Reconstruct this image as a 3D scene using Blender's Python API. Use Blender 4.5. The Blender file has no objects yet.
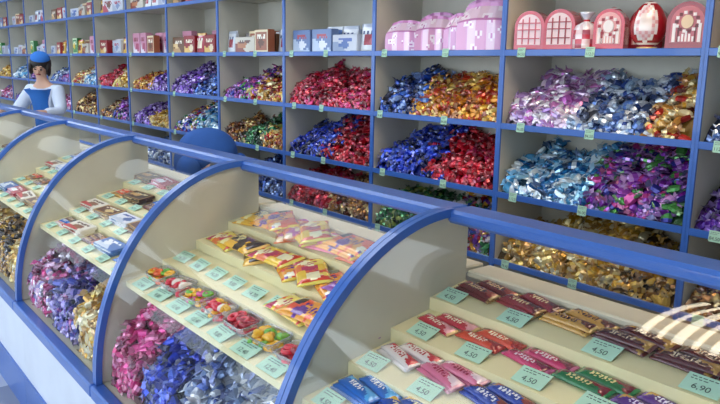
import bpy, math, random
import numpy as np
from mathutils import Matrix, Vector
rnd = random.Random(7)
C = bpy.context.scene.collection
scene = bpy.context.scene
scene.view_settings.view_transform = 'Standard'

# ------------------------------------------------------------------ helpers
def lin(c):
    c = c / 255.0
    return c / 12.92 if c <= 0.04045 else ((c + 0.055) / 1.055) ** 2.4
def hx(s):
    return (lin(int(s[0:2], 16)), lin(int(s[2:4], 16)), lin(int(s[4:6], 16)))

def mat(name, col=None, rough=0.5, metal=0.0, attr=False, bump=0.0, bscale=40, coat=0.0, spec=0.5, trans=0, emis=0, var=0.0):
    m = bpy.data.materials.new(name); m.use_nodes = True
    nt = m.node_tree; b = nt.nodes['Principled BSDF']
    b.inputs['Roughness'].default_value = rough
    b.inputs['Metallic'].default_value = metal
    b.inputs['Coat Weight'].default_value = coat
    b.inputs['Specular IOR Level'].default_value = spec
    b.inputs['Transmission Weight'].default_value = trans
    if col: 
        c = hx(col); b.inputs['Base Color'].default_value = (*c, 1)
        if emis:
            b.inputs['Emission Color'].default_value = (*c, 1); b.inputs['Emission Strength'].default_value = emis
    if attr:
        a = nt.nodes.new('ShaderNodeAttribute'); a.attribute_name = 'Col'
        nt.links.new(a.outputs['Color'], b.inputs['Base Color'])
    tc = nt.nodes.new('ShaderNodeTexCoord')
    if var and col:
        n = nt.nodes.new('ShaderNodeTexNoise'); n.inputs['Scale'].default_value = 6; n.inputs['Detail'].default_value = 4
        r = nt.nodes.new('ShaderNodeValToRGB')
        r.color_ramp.elements[0].position = .3; r.color_ramp.elements[1].position = .7
        r.color_ramp.elements[0].color = (*[x * (1 - var) for x in hx(col)], 1)
        r.color_ramp.elements[1].color = (*[min(1, x * (1 + var)) for x in hx(col)], 1)
        nt.links.new(tc.outputs['Object'], n.inputs['Vector']); nt.links.new(n.outputs['Fac'], r.inputs['Fac'])
        nt.links.new(r.outputs['Color'], b.inputs['Base Color'])
    if bump:
        n = nt.nodes.new('ShaderNodeTexNoise'); n.inputs['Scale'].default_value = bscale
        n.inputs['Detail'].default_value = 3
        bp = nt.nodes.new('ShaderNodeBump'); bp.inputs['Strength'].default_value = bump; bp.inputs['Distance'].default_value = .004
        nt.links.new(tc.outputs['Object'], n.inputs['Vector'])
        nt.links.new(n.outputs['Fac'], bp.inputs['Height']); nt.links.new(bp.outputs['Normal'], b.inputs['Normal'])
    return m

M_cream = mat('cream_laminate', 'c6c2b4', .5, var=.05)
M_case = mat('cream_case_panel', 'ccc6ae', .45, var=.05)
M_tray = mat('cream_tray', 'e8ddaa', .4, var=.04)
M_blue = mat('blue_trim', '3b68b8', .3, coat=.3, var=.05)
M_white = mat('white_panel', 'dfe4ee', .35, var=.03)
M_foil = mat('foil_wrapper', None, .22, .42, attr=True, bump=.15, bscale=90, coat=.3)
M_wrap = mat('printed_film', None, .22, .1, attr=True, bump=.12, bscale=90, coat=.5)
M_card = mat('printed_cardboard', None, .35, 0, attr=True, coat=.2)
M_label = mat('green_paper', 'b2d9be', .7, var=.03)
M_ink = mat('dark_ink', '34443a', .7)
M_skin = mat('skin', 'd9a98e', .55, var=.03)
M_hair = mat('dark_hair', '1d1512', .5, bump=.5, bscale=60)
M_shirt = mat('white_cloth', 'd3dcec', .8, bump=.2, bscale=30)
M_bluecloth = mat('blue_cloth', '2b70c4', .8, bump=.2, bscale=30)
M_dkblue = mat('deep_blue_cloth', '1f5098', .85, bump=.9, bscale=14, var=.15)
M_navy = mat('navy_cloth', '1c2850', .8, bump=.2, bscale=30)
M_lip = mat('lips', 'a03c40', .5)
M_eye = mat('dark_eye', '18100c', .3)
M_shoe = mat('black_shoe', '111114', .4)
M_wall = mat('wall_paint', 'c8c8c4', .8, var=.03)
M_ceil = mat('ceiling_paint', 'c6cacc', .9, var=.02)
M_frame = mat('white_frame', 'eceef0', .4)
M_tub = mat('clear_plastic', 'f2f4f6', .1, trans=.85)
M_lamp = mat('lamp_diffuser', 'f4f8ff', .5, emis=1.2)
M_tube = mat('bright_lamp_tube', 'fff0d4', .5, emis=15)
M_brown = mat('brown_louvre', '7a5630', .5)
M_gum = mat('gummy', None, .25, 0, attr=True, coat=.4)

m = bpy.data.materials.new('clear_glass'); m.use_nodes = True
b = m.node_tree.nodes['Principled BSDF']
b.inputs['Metallic'].default_value = 1; b.inputs['Roughness'].default_value = .03; b.inputs['Alpha'].default_value = .045
b.inputs['Base Color'].default_value = (.95, .98, 1, 1)
M_glass = m

m = bpy.data.materials.new('floor_tiles'); m.use_nodes = True
nt = m.node_tree; b = nt.nodes['Principled BSDF']; b.inputs['Roughness'].default_value = .25
tc = nt.nodes.new('ShaderNodeTexCoord'); ck = nt.nodes.new('ShaderNodeTexChecker')
ck.inputs['Scale'].default_value = 3.3
ck.inputs['Color1'].default_value = (*hx('c6ccd6'), 1); ck.inputs['Color2'].default_value = (*hx('8d94a6'), 1)
nt.links.new(tc.outputs['Object'], ck.inputs['Vector']); nt.links.new(ck.outputs['Color'], b.inputs['Base Color'])
M_floor = m

def obj(name, data, loc=(0, 0, 0), rot=(0, 0, 0), parent=None, label=None, category=None, group=None, kind=None):
    o = bpy.data.objects.new(name, data)
    C.objects.link(o); o.location = loc; o.rotation_euler = rot
    if parent: o.parent = parent
    if label: o['label'] = label
    if category: o['category'] = category
    if group: o['group'] = group
    if kind: o['kind'] = kind
    return o

def copytree(o, loc, rot=None):
    n = o.copy(); C.objects.link(n); n.location = loc
    if rot is not None: n.rotation_euler = rot
    def rec(src, dst):
        for c in src.children:
            k = c.copy(); k.parent = dst; C.objects.link(k); rec(c, k)
    rec(o, n)
    return n

def pymesh(name, v, f, mats, cols=None, smooth=False, midx=None):
    me = bpy.data.meshes.new(name); me.from_pydata(v, [], f)
    for mm in (mats if isinstance(mats, (list, tuple)) else [mats]): me.materials.append(mm)
    if midx: me.polygons.foreach_set('material_index', midx)
    if smooth: me.polygons.foreach_set('use_smooth', [True] * len(me.polygons))
    if cols is not None:
        a = me.color_attributes.new('Col', 'FLOAT_COLOR', 'CORNER')
        arr = []
        for i, p in enumerate(me.polygons):
            arr += list((*cols[i], 1)) * p.loop_total
        a.data.foreach_set('color', arr)
    me.update(); return me

class MB:
    def __init__(s, off=(0, 0, 0)): s.v = []; s.f = []; s.m = []; s.c = []; s.off = off
    def box(s, x0, x1, y0, y1, z0, z1, mi=0, col=(1, 1, 1), bev=0.0):
        ox, oy, oz = s.off; n = len(s.v)
        b = min(bev, (x1-x0)*.4, (y1-y0)*.4, (z1-z0)*.4)
        if b <= 0:
            for z in (z0, z1):
                for (x, y) in ((x0, y0), (x1, y0), (x1, y1), (x0, y1)): s.v.append((x-ox, y-oy, z-oz))
            F = [(0, 3, 2, 1), (4, 5, 6, 7), (0, 1, 5, 4), (1, 2, 6, 5), (2, 3, 7, 6), (3, 0, 4, 7)]
        else:
            rings = [(z0, b), (z0+b, 0), (z1-b, 0), (z1, b)]
            for z, q in rings:
                for (x, y) in ((x0+b, y0+q), (x1-b, y0+q), (x1-q, y0+b), (x1-q, y1-b), (x1-b, y1-q), (x0+b, y1-q), (x0+q, y1-b), (x0+q, y0+b)):
                    s.v.append((x-ox, y-oy, z-oz))
            F = [tuple(range(7, -1, -1)), tuple(range(24, 32))]
            for r in range(3):
                for i in range(8):
                    j = (i+1) % 8; F.append((r*8+i, r*8+j, r*8+8+j, r*8+8+i))
        for f in F: s.f.append(tuple(n+i for i in f)); s.m.append(mi); s.c.append(col)
        return s
    def prism_x(s, prof, x0, x1, mi=0, col=(1, 1, 1), closed=True):
        ox, oy, oz = s.off; n = len(s.v); k = len(prof)
        for x in (x0, x1):
            for (y, z) in prof: s.v.append((x-ox, y-oy, z-oz))
        for i in range(k if closed else k-1):
            j = (i+1) % k; s.f.append((n+i, n+j, n+k+j, n+k+i)); s.m.append(mi); s.c.append(col)
        if closed:
            s.f.append(tuple(n+i for i in range(k-1, -1, -1))); s.f.append(tuple(n+k+i for i in range(k)))
            s.m += [mi, mi]; s.c += [col, col]
        return s
    def mesh(s, name, mats, color=False, smooth=False):
        return pymesh(name, s.v, s.f, mats, s.c if color else None, smooth, s.m)

def lathe(name, prof, n, m_, colfn, sy=1.0, smooth=True):
    v = []; f = []; c = []
    for r, z in prof:
        for i in range(n):
            a = 2*math.pi*i/n; v.append((r*math.cos(a), r*sy*math.sin(a), z))
    for k in range(len(prof)-1):
        for i in range(n):
            j = (i+1) % n; f.append((k*n+i, k*n+j, (k+1)*n+j, (k+1)*n+i)); c.append(colfn(k, i))
    f.append(tuple(range(n-1, -1, -1))); c.append(colfn(0, 0)); L = len(prof)-1
    f.append(tuple(range(L*n, L*n+n))); c.append(colfn(L-1, 0))
    return pymesh(name, v, f, m_, c, smooth=smooth)

# ------------------------------------------------------------------ camera
cam_d = bpy.data.cameras.new('camera'); cam_d.sensor_width = 36; cam_d.lens = 35.0; cam_d.clip_start = .02
cam = bpy.data.objects.new('camera', cam_d); C.objects.link(cam)
X = Vector((.6253, -.1593, .7639)).normalized(); Z = Vector((.01718, .9815, .1904))
Z = (Z - X * Z.dot(X)).normalized(); Y = Z.cross(X)
R = Matrix((X, Y, Z))
cam.matrix_world = Matrix.Translation((0, 0, 1.6)) @ R.to_4x4()
scene.camera = cam

# ------------------------------------------------------------------ room
def struct(name, mb, m): 
    return obj(name, mb.mesh(name, m), kind='structure')
struct('floor', MB().box(-15.5, 3, -3.6, 3.2, -.1, 0), M_floor)
struct('ceiling', MB().box(-15.5, 3, -3.6, 3.2, 3.0, 3.1), M_ceil)
struct('wall_back', MB().box(-15.5, 3, 3.12, 3.2, 0, 3.0), M_wall)
struct('wall_left', MB().box(-15.5, -15.3, -3.5, 3.12, 0, 3.0), M_wall)
struct('wall_right', MB().box(2.9, 3, -3.5, 3.12, 0, 3.0), M_wall)
mb = MB().box(-15.3, 2.9, -3.6, -3.5, 0, .7).box(-15.3, 2.9, -3.6, -3.5, 2.7, 3.0)
xs = [-15.3 + i * 2.6 for i in range(8)]
for x in xs: mb.box(x-.2 if x > -15.2 else x, min(x+.2, 2.9), -3.6, -3.5, .7, 2.7)
struct('wall_front', mb, M_wall)
for i in range(7):
    a, c_ = xs[i]+.2, xs[i+1]-.2
    w = MB().box(a, c_, -3.58, -3.52, .7, .76).box(a, c_, -3.58, -3.52, 2.64, 2.7).box(a, a+.06, -3.58, -3.52, .76, 2.64).box(c_-.06, c_, -3.58, -3.52, .76, 2.64).box((a+c_)/2-.03, (a+c_)/2+.03, -3.58, -3.52, .76, 2.64)
    struct('window_%d' % (i+1), w, M_frame)
for i, (lx, ly) in enumerate([(x, y) for x in (-12.5, -9.5, -6.5, -3.6) for y in (-1.7, 1.3)]+[(-.4, -1.7)]):
    p = obj('ceiling_lamp', None, (lx, ly, 3.0), label='large white rectangular ceiling lamp with diffuser panel', category='lamp', group='ceiling lamps')
    h = MB().box(-.95, .95, -.65, .65, -.05, 0, bev=.01); obj('lamp_housing', h.mesh('lamp_housing', M_frame), parent=p)
    t = MB().box(-.9, .9, -.6, .6, -.062, -.051, bev=.004); obj('lamp_diffuser', t.mesh('lamp_diffuser', M_lamp), parent=p)
    ld = bpy.data.lights.new('area', 'AREA'); ld.shape = 'RECTANGLE'; ld.size = 1.7; ld.size_y = 1.1; ld.energy = 14; ld.color = (.85, .94, 1)
    lo = bpy.data.objects.new('lamp_light', ld); C.objects.link(lo); lo.parent = p; lo.location = (0, 0, -.08)
p = obj('tube_lamp', None, (-1.12, 1.95, 3.0), label='brown ceiling lamp with a row of bare fluorescent tubes', category='lamp')
obj('lamp_housing', MB().box(-.36, .36, -.70, .70, -.05, 0, bev=.01).mesh('lamp_housing', M_brown), parent=p)
for i in range(9):
    x = -.29+.072*i; ww = (.013, .007, .018, .009)[i % 4]
    obj('lamp_tube', MB().box(x-ww, x+ww, -.62, .62, -.085, -.054, bev=.006).mesh('lamp_tube', M_tube), parent=p)

w = bpy.data.worlds.new('world'); scene.world = w; w.use_nodes = True
bg = w.node_tree.nodes['Background']; bg.inputs[0].default_value = (.74, .87, 1, 1); bg.inputs[1].default_value = 4.3

# ------------------------------------------------------------------ wall shelving
D = 2.7; DEP = .38; WC = .975
def PX(k): return -1.29 - WC * k
LV = [.10, .30, .647, .992, 1.333, 1.684, 2.11, 2.5]
u = obj('shelving_unit', None, (PX(1)+WC/2, D+DEP/2, 0), label='tall cream open shelving unit with blue front edges', category='shelf', group='wall shelving units')
off = (PX(1)+WC/2, D+DEP/2, 0); x0, x1 = PX(1), PX(0)
for a, b_ in ((x0+.0005, x0+.014), (x1-.014, x1-.0005)):
    sp = obj('side_panel', MB(off).box(a, b_, D+.004, D+DEP, 0, 2.52).mesh('side_panel', M_cream), parent=u)
    obj('edge_trim', MB(off).box(a, b_, D-.006, D+.004, 0, 2.52).mesh('edge_trim', M_blue), parent=sp, label='blue edge strip')
obj('back_panel', MB(off).box(x0+.014, x1-.014, D+DEP-.012, D+DEP, .08, 2.5).mesh('back_panel', M_cream), parent=u)
for z in LV:
    sh = obj('shelf_board', MB(off).box(x0+.014, x1-.014, D+.004, D+DEP-.012, z-.02, z).mesh('shelf_board', M_cream), parent=u)
    obj('edge_trim', MB(off).box(x0+.014, x1-.014, D-.006, D+.004, z-.024, z+.006, bev=.002).mesh('edge_trim', M_blue), parent=sh, label='blue edge strip')
for k in range(-2, 13):
    if k != 0: copytree(u, (PX(k+1)+WC/2, D+DEP/2, 0))

# ------------------------------------------------------------------ candies
PAL = {
 'pinkwhite': ['e8cce4', 'cf80bc', 'f4eef6', 'a858a8', 'b890d0', 'f0d8ec'],
 'bluesilver': ['5c80c4', 'cdd8ea', '2c4488', 'e6ecf4', '8fa8c4', '384870'],
 'goldred': ['d8a440', 'ecd28a', 'b42c24', 'c98a3c', 'f0e0b0', '8c2018'],
 'orange': ['d98c20', 'e8b240', 'a85018', 'f0cc70', 'b83018', 'c87818'],
 'redmag': ['c2102c', 'd82440', '900820', 'd03c78', 'e0506c', '70081c'],
 'red': ['b80c20', 'd01830', '88081a', 'e04050', 'c83060'],
 'royal': ['1428a4', '2040c8', '0c1860', '3c58dc', '080f44', '5070e0'],
 'ltblue': ['5cb0e0', 'a4d8f2', 'eef6fa', '2c84c0', 'd8ecf6', '1c5c98'],
 'purplegreen': ['7c28a0', '4c9448', 'a04cc0', 'cc98e0', '2c2c84', 'b83c88'],
 'gold': ['d8a42c', 'ecc860', 'b48420', 'f4dc90', 'c89840', 'f0e4b8'],
 'green': ['14542c', '207040', '0a3018', '509860', 'a0b058'],
 'violet': ['502090', '7038b0', '341060', '9870d0', 'c8b0e8'],
 'multi': ['c01c38', '2048b0', 'd8a030', '308440', 'e8e0e8', '7030a0'],
 'brown': ['6c3418', '8c5028', 'c88c40', '44200c', 'e0c480'],
 'magenta': ['c41c6c', 'e04c98', '8c0c48', 'f090bc', 'a8145c', 'd82c80'],
 'blue2': ['1c4098', '3c68c8', '10205c', '98b4e8', '5078c8', '0c1440'],
 'silver': ['c4ccdc', 'eef2fa', '7890bc', '4058a0', 'f8f8fc', 'd8e0f0'],
 'silverpink': ['e0b8d4', 'ece0ee', 'b8588c', '9080bc', 'c83080', 'a01860'],
 'purpleblue': ['6038a0', '9080c8', '4048a0', 'c0b0e0', 'a84890', '303080'],
 'darkgold': ['8a5c14', 'c08c20', '50340a', 'dcb048', '301c08'],
}
PALL = {k: [hx(c) for c in v] for k, v in PAL.items()}
def template(n):
    st = [(-1.0, 1.2, .16), (-.60, .22, .26), (-.50, .82, .8), (-.2, 1.02, 1.0), (.2, 1.02, 1.0), (.50, .82, .8), (.60, .22, .26), (1.0, 1.2, .16)]
    v = []; f = []; ci = []
    for (x, ry, rz) in st:
        for i in range(n):
            a = 2*math.pi*i/n + .3
            v.append((x*.036 + (.004*(-1)**i if abs(x) == 1 else 0), ry*.0135*math.cos(a), rz*.0125*math.sin(a)))
    for r in range(7):
        for i in range(n):
            j = (i+1) % n; f.append((r*n+i, r*n+j, (r+1)*n+j, (r+1)*n+i)); ci.append([1, 1, 0, 2, 0, 1, 1][r])
    return np.array(v), np.array(f), np.array(ci)
T6 = template(7); T8 = template(10)
FLAT = {'pinkwhite': (1.1, 1.5, .75), 'ltblue': (1.1, 1.5, .75), 'gold': (1.15, 1.2, .8), 'purplegreen': (1.1, 1.3, .85), 'silver': (1.15, 1.25, .8)}

def rotmats(N, slope, rs, tilt=.28):
    yaw = rs.uniform(0, 2*np.pi, N); pit = rs.normal(0, tilt, N); rol = rs.uniform(0, 2*np.pi, N)
    def Rx(a):
        c, s = np.cos(a), np.sin(a); M = np.zeros((len(a), 3, 3)); M[:, 0, 0] = 1; M[:, 1, 1] = c; M[:, 1, 2] = -s; M[:, 2, 1] = s; M[:, 2, 2] = c; return M
    def Ry(a):
        c, s = np.cos(a), np.sin(a); M = np.zeros((len(a), 3, 3)); M[:, 1, 1] = 1; M[:, 0, 0] = c; M[:, 0, 2] = s; M[:, 2, 0] = -s; M[:, 2, 2] = c; return M
    def Rz(a):
        c, s = np.cos(a), np.sin(a); M = np.zeros((len(a), 3, 3)); M[:, 2, 2] = 1; M[:, 0, 0] = c; M[:, 0, 1] = -s; M[:, 1, 0] = s; M[:, 1, 1] = c; return M
    return Rx(slope) @ Rz(yaw) @ Ry(pit) @ Rx(rol*.12)

def bigmesh(name, V, F, COL, mat_, smooth=False):
    me = bpy.data.meshes.new(name)
    me.vertices.add(len(V)); me.vertices.foreach_set('co', np.ascontiguousarray(V, dtype=np.float32).ravel())
    me.loops.add(F.size); me.loops.foreach_set('vertex_index', F.astype(np.int32).ravel())
    me.polygons.add(len(F)); me.polygons.foreach_set('loop_start', np.arange(0, F.size, 4, dtype=np.int32))
    me.materials.append(mat_)
    me.update(calc_edges=True)
    me.polygons.foreach_set('use_smooth', np.full(len(F), smooth, dtype=bool))
    a = me.color_attributes.new('Col', 'FLOAT_COLOR', 'CORNER')
    c4 = np.ones((len(F), 4, 4), dtype=np.float32); c4[:, :, :3] = COL[:, None, :]
    a.data.foreach_set('color', c4.ravel())
    me.validate(); return me

def pick_cols(pals, N, rs):
    out = np.zeros((N, 3, 3))
    P_ = np.array(pals)
    i = rs.randint(0, len(P_), N); j = np.where(rs.uniform(0, 1, N) < .5, i, rs.randint(0, len(P_), N))
    out[:, 0] = P_[i]; out[:, 1] = P_[i]*.85+.12; out[:, 2] = P_[j]
    return out * rs.uniform(.8, 1.12, (N, 1, 1))

def heap_fn(hf, hb, seed, pw=.7):
    rs = np.random.RandomState(seed); ph = rs.uniform(0, 6.28, 4); am = rs.uniform(.08, .17)
    def h(fx, fy):
        base = hf + (hb-hf) * np.power(np.clip(fy, 0, 1), pw)
        return base * (1 + am*np.sin(fx*7+ph[0]) + .08*np.sin(fx*17+fy*6+ph[1])) - .02*np.cos(fx*2*np.pi)*fy
    return h

def heap(name, x0, x1, yf, yb, z0, hf, hb, secs, N, seed, label, category, group, scale=1.0, pw=.7):
    rs = np.random.RandomState(seed); h = heap_fn(hf, hb, seed, pw)
    mg = .028*scale
    fx = rs.uniform(0, 1, N); fy = rs.uniform(0, 1, N)**1.1
    nf = int(N*.16); fy[:nf] = 0
    px = x0+mg+fx*(x1-x0-2*mg); py = yf+.022+fy*(yb-yf-.05)
    pz = z0+h(fx, fy)+rs.uniform(-.014, .008, N)*scale
    pz[:nf] = z0+rs.uniform(.012, 1, nf)*h(fx[:nf], fy[:nf]*0)
    slope = np.full(N, math.atan2(hb-hf, yb-yf)*.8); slope[:nf] = 1.2
    Rm = rotmats(N, slope, rs)
    ns = len(secs)
    si = np.clip((fx*ns + rs.normal(0, .13, N)).astype(int), 0, ns-1)
    cols = np.zeros((N, 3, 3)); SC = np.ones((N, 3))
    for s in range(ns):
        q = np.where(si == s)[0]; cols[q] = pick_cols(PALL[secs[s]], len(q), rs); SC[q] = FLAT.get(secs[s], (1, 1, 1))
    T, F, ci = T6
    TT = T[None]*SC[:, None, :]*scale*rs.uniform(.92, 1.12, (N, 1, 1))
    V = np.einsum('nij,nmj->nmi', Rm, TT) + np.stack([px, py, pz], 1)[:, None, :]
    V[:, :, 2] = np.maximum(V[:, :, 2], z0+.002); V[:, :, 1] = np.clip(V[:, :, 1], yf+.001, yb-.002); V[:, :, 0] = np.clip(V[:, :, 0], x0+.001, x1-.001)
    FF = F[None]+(np.arange(N)*len(T))[:, None, None]
    CC = cols[:, ci, :]
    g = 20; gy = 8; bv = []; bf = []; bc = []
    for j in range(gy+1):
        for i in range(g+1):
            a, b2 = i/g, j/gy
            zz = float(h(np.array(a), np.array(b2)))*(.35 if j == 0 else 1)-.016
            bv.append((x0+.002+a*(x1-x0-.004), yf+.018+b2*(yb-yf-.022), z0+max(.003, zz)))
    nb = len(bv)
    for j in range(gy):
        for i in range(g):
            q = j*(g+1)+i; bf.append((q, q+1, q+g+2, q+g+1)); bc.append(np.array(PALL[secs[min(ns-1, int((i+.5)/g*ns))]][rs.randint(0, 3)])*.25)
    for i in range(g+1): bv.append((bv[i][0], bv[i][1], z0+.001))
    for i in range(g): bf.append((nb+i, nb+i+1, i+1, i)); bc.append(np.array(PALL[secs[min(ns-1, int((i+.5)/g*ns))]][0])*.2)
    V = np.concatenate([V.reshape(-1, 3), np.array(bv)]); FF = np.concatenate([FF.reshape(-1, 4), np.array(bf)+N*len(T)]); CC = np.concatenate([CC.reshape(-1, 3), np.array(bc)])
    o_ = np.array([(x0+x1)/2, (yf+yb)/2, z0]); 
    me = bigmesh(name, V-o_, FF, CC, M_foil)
    return obj(name, me, tuple(o_), label=label, category=category, group=group, kind='stuff')

SEC = {
 (0, 4): ['pinkwhite', 'pinkwhite', 'bluesilver', 'bluesilver', 'goldred'], (0, 3): ['ltblue', 'ltblue', 'purplegreen', 'purplegreen'], (0, 2): ['gold', 'gold', 'gold', 'darkgold'],
 (1, 4): ['blue2', 'orange', 'orange'], (1, 3): ['royal', 'red'], (1, 2): ['green', 'multi'],
 (2, 4): ['redmag'], (2, 3): ['royal', 'red'], (2, 2): ['red', 'brown'],
 (3, 4): ['purplegreen', 'goldred'], (3, 3): ['brown', 'green', 'goldred'], (3, 2): ['blue2'],
 (4, 4): ['violet', 'blue2'], (4, 3): ['multi', 'ltblue'], (5, 4): ['orange', 'violet'], (5, 3): ['violet', 'gold'],
 (6, 4): ['red', 'gold'], (6, 3): ['brown', 'purplegreen'], (-1, 4): ['bluesilver', 'blue2'], (-1, 3): ['violet', 'multi'], (-1, 2): ['brown', 'gold'],
}
DESC = {'pinkwhite': 'pink and white', 'bluesilver': 'blue and silver', 'goldred': 'gold and red', 'orange': 'orange and gold', 'redmag': 'red and magenta', 'red': 'red', 'royal': 'royal blue', 'ltblue': 'light blue and white', 'purplegreen': 'purple and green', 'gold': 'gold', 'green': 'dark green', 'violet': 'violet', 'multi': 'multicoloured', 'brown': 'brown', 'magenta': 'magenta', 'blue2': 'blue', 'silver': 'silver', 'silverpink': 'silver pink', 'darkgold': 'dark gold', 'purpleblue': 'purple and blue'}
names = list(PALL)
for k in range(-2, 13):
    for r in (2, 3, 4):
        if r == 2 and k > 5: continue
        secs = SEC.get((k, r)) or [names[rnd.randrange(len(names))] for _ in range(rnd.choice([1, 2, 2]))]
        N = 420 if k < 3 else (380 if k < 6 else 250)
        sc = 1.26 if k < 3 else (1.25 if k < 6 else 1.35)
        ds = list(dict.fromkeys(DESC[s] for s in secs))
        full = {4: (.05, .24), 3: (.06, .245), 2: (.06, .225)}[r]
        if k in (3, 5, 8): full = (full[0], full[1]*.8)
        heap('candy_heap', PX(k+1)+.016, PX(k)-.016, D+.006, D+DEP-.014, LV[r], full[0], full[1], secs, N, 100+k*10+r,
             'heap of %s twist-wrapped candies on a shelf' % ' and '.join(ds[:3]), 'candy', 'loose candies on wall shelves', sc)

# ------------------------------------------------------------------ display cases
CY = 1.25; CZ = .55; CA = .56; CB = .70
def arc(t, d=0):
    a = math.pi/2*(1-t); return (CY-(CA+d)*math.cos(a), CZ+(CB+d)*math.sin(a))
NA = 28
def step_z(i): return .885 + .052*i
TS = [.80+.127*i for i in range(4)]
def tread(y):
    i = max(0, min(3, int((y-.80)/.127+1e-6))); return step_z(i)+.16*(y-TS[i])
CW = 1.04
def case_left(j): return -1.19-CW*(j-1)
BFR = {2: (0, .26, .50, 1.0)}
def build_case(j):
    x0 = case_left(j); x1 = x0+CW; off = (x0+CW/2, 1.0, 0)
    p = obj('display_case', None, off, label='curved glass display case with blue frame and cream stepped tray', category='display case', group='row of display cases')
    A = lambda n, mb, m_, par=p, lb=None, sm=False: obj(n, mb.mesh(n, m_, smooth=sm), parent=par, label=lb)
    e = .001
    A('cabinet_body', MB(off).box(x0+e, x1-e, .70, 1.31, .18, .50), M_white, lb='white lower cabinet')
    A('plinth', MB(off).box(x0+e, x1-e, .69, 1.30, 0, .18), M_blue, lb='blue plinth')
    A('front_rail', MB(off).box(x0+e, x1-e, .665, .71, .50, .548, bev=.006), M_blue, lb='blue front rail')
    A('deck', MB(off).box(x0+e, x1-e, .71, 1.33, .50, .545), M_case)
    A('top_rail', MB(off).box(x0+e, x1-e, 1.235, 1.325, 1.222, 1.256, bev=.008), M_blue, lb='blue top rail')
    A('back_ledge', MB(off).box(x0+.01, x1-.01, 1.312, 1.40, 1.07, 1.088, bev=.004), M_case)
    for xa, xb in ((x0+e, x0+.008), (x1-.008, x1-e)):
        prof = [arc(i/NA, -.012) for i in range(NA+1)] + [(1.31, .55), (1.31, 1.238)]
        A('side_panel', MB(off).prism_x(prof, xa, xb), M_case)
    for xa, xb in ((x0+e, x0+.017), (x1-.017, x1-e)):
        prof = [arc(i/NA, .009) for i in range(NA+1)] + [arc(1-i/NA, -.012) for i in range(NA+1)]
        mb = MB(off); ox, oy, oz = off
        for x in (xa, xb):
            for (y, z) in prof: mb.v.append((x-ox, y-oy, z-oz))
        L = len(prof)
        for i in range(L):
            q = (i+1) % L; mb.f.append((i, q, L+q, L+i))
        for i in range(NA):
            a, b2 = i, i+1; c2, d2 = L-1-i, L-2-i
            mb.f.append((a, c2, d2, b2)); mb.f.append((L+a, L+b2, L+d2, L+c2))
        mb.m = [0]*len(mb.f); mb.c = [(1, 1, 1)]*len(mb.f)
        A('frame_rib', mb, M_blue, lb='curved blue rib')
    mb = MB(off).prism_x([arc(i/NA, -.002) for i in range(NA+1)], x0+.016, x1-.016, closed=False)
    A('front_glass', mb, M_glass, lb='curved clear glass', sm=True)
    prof = []
    for i in range(4):
        prof.append((TS[i], step_z(i)-(.012 if i == 0 else 0)))
        if i == 0: prof.append((TS[0], step_z(0)))
        ye = TS[i]+.127 if i < 3 else 1.308
        prof.append((ye, step_z(i)+.16*(ye-TS[i])))
    prof[0] = (TS[0], step_z(0)-.018)
    prof += [(1.308, step_z(3)-.03), (.84, step_z(0)-.02)]
    mb = MB(off).prism_x(prof, x0+.009, x1-.009)
    A('display_tray', mb, M_tray, lb='cream stepped tray')
    fr = BFR.get(j, (0, 1/3, 2/3, 1))
    for q in (1, 2):
        xx = x0+CW*fr[q]
        A('bin_divider', MB(off).box(xx-.003, xx+.003, .76, 1.30, .546, .66), M_case)
    return p
for j in range(1, 8): build_case(j)

BIN = {1: ['gold', 'red', 'silver'], 2: ['magenta', 'royal', 'silver'], 3: ['silverpink', 'purpleblue', 'gold'], 4: ['gold', 'darkgold', 'gold'], 5: ['darkgold', 'blue2', 'multi'], 6: ['multi', 'red', 'gold'], 7: ['green', 'multi', 'gold']}
BH = (.13, .285); BY0 = .722; BYB = 1.25
for j in range(1, 8):
    fr = BFR.get(j, (0, 1/3, 2/3, 1))
    for q in range(3):
        xa = case_left(j)+CW*fr[q]+(.010 if q == 0 else .004); xb = case_left(j)+CW*fr[q+1]-(.010 if q == 2 else .004)
        N = int((880 if j < 5 else 600)*(fr[q+1]-fr[q]))
        s = BIN[j][q]
        heap('candy_heap', xa, xb, BY0, BYB, .546, BH[0], BH[1], [s], N, 500+j*3+q, 'heap of %s twist-wrapped candies in a display case bin' % DESC[s], 'candy', 'loose candies in display case bins', 1.15 if j < 4 else 1.2, pw=.45)
        if j == 2:
            rs = np.random.RandomState(900+q); h = heap_fn(BH[0], BH[1], 500+j*3+q, .45)
            T, F, ci = T8; var = []
            fl = np.array(FLAT.get(s, (1, 1, 1)))
            for vi in range(7):
                cc = pick_cols(PALL[s], 1, rs)[0]
                me = bigmesh('wrapped_candy', T*fl*1.15, F, cc[ci], M_foil); var.append(me)
            n = (80, 75, 145)[q]; fx = rs.uniform(.0, 1, n); fy = rs.uniform(0.01, .6, n)
            Rm = rotmats(n, np.full(n, .45), rs, .25)
            for t in range(n):
                o = obj('wrapped_candy', var[t % 7], label='%s foil twist-wrapped candy on a candy heap' % DESC[s], category='candy', group='%s candies in display case bin' % DESC[s])
                hh = float(h(fx[t], fy[t]))
                pos = (xa+.036+fx[t]*(xb-xa-.072), BY0+.03+fy[t]*.47, .546+hh+.010)
                o.matrix_world = Matrix.Translation(pos) @ Matrix(Rm[t].tolist()).to_4x4()

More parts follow.
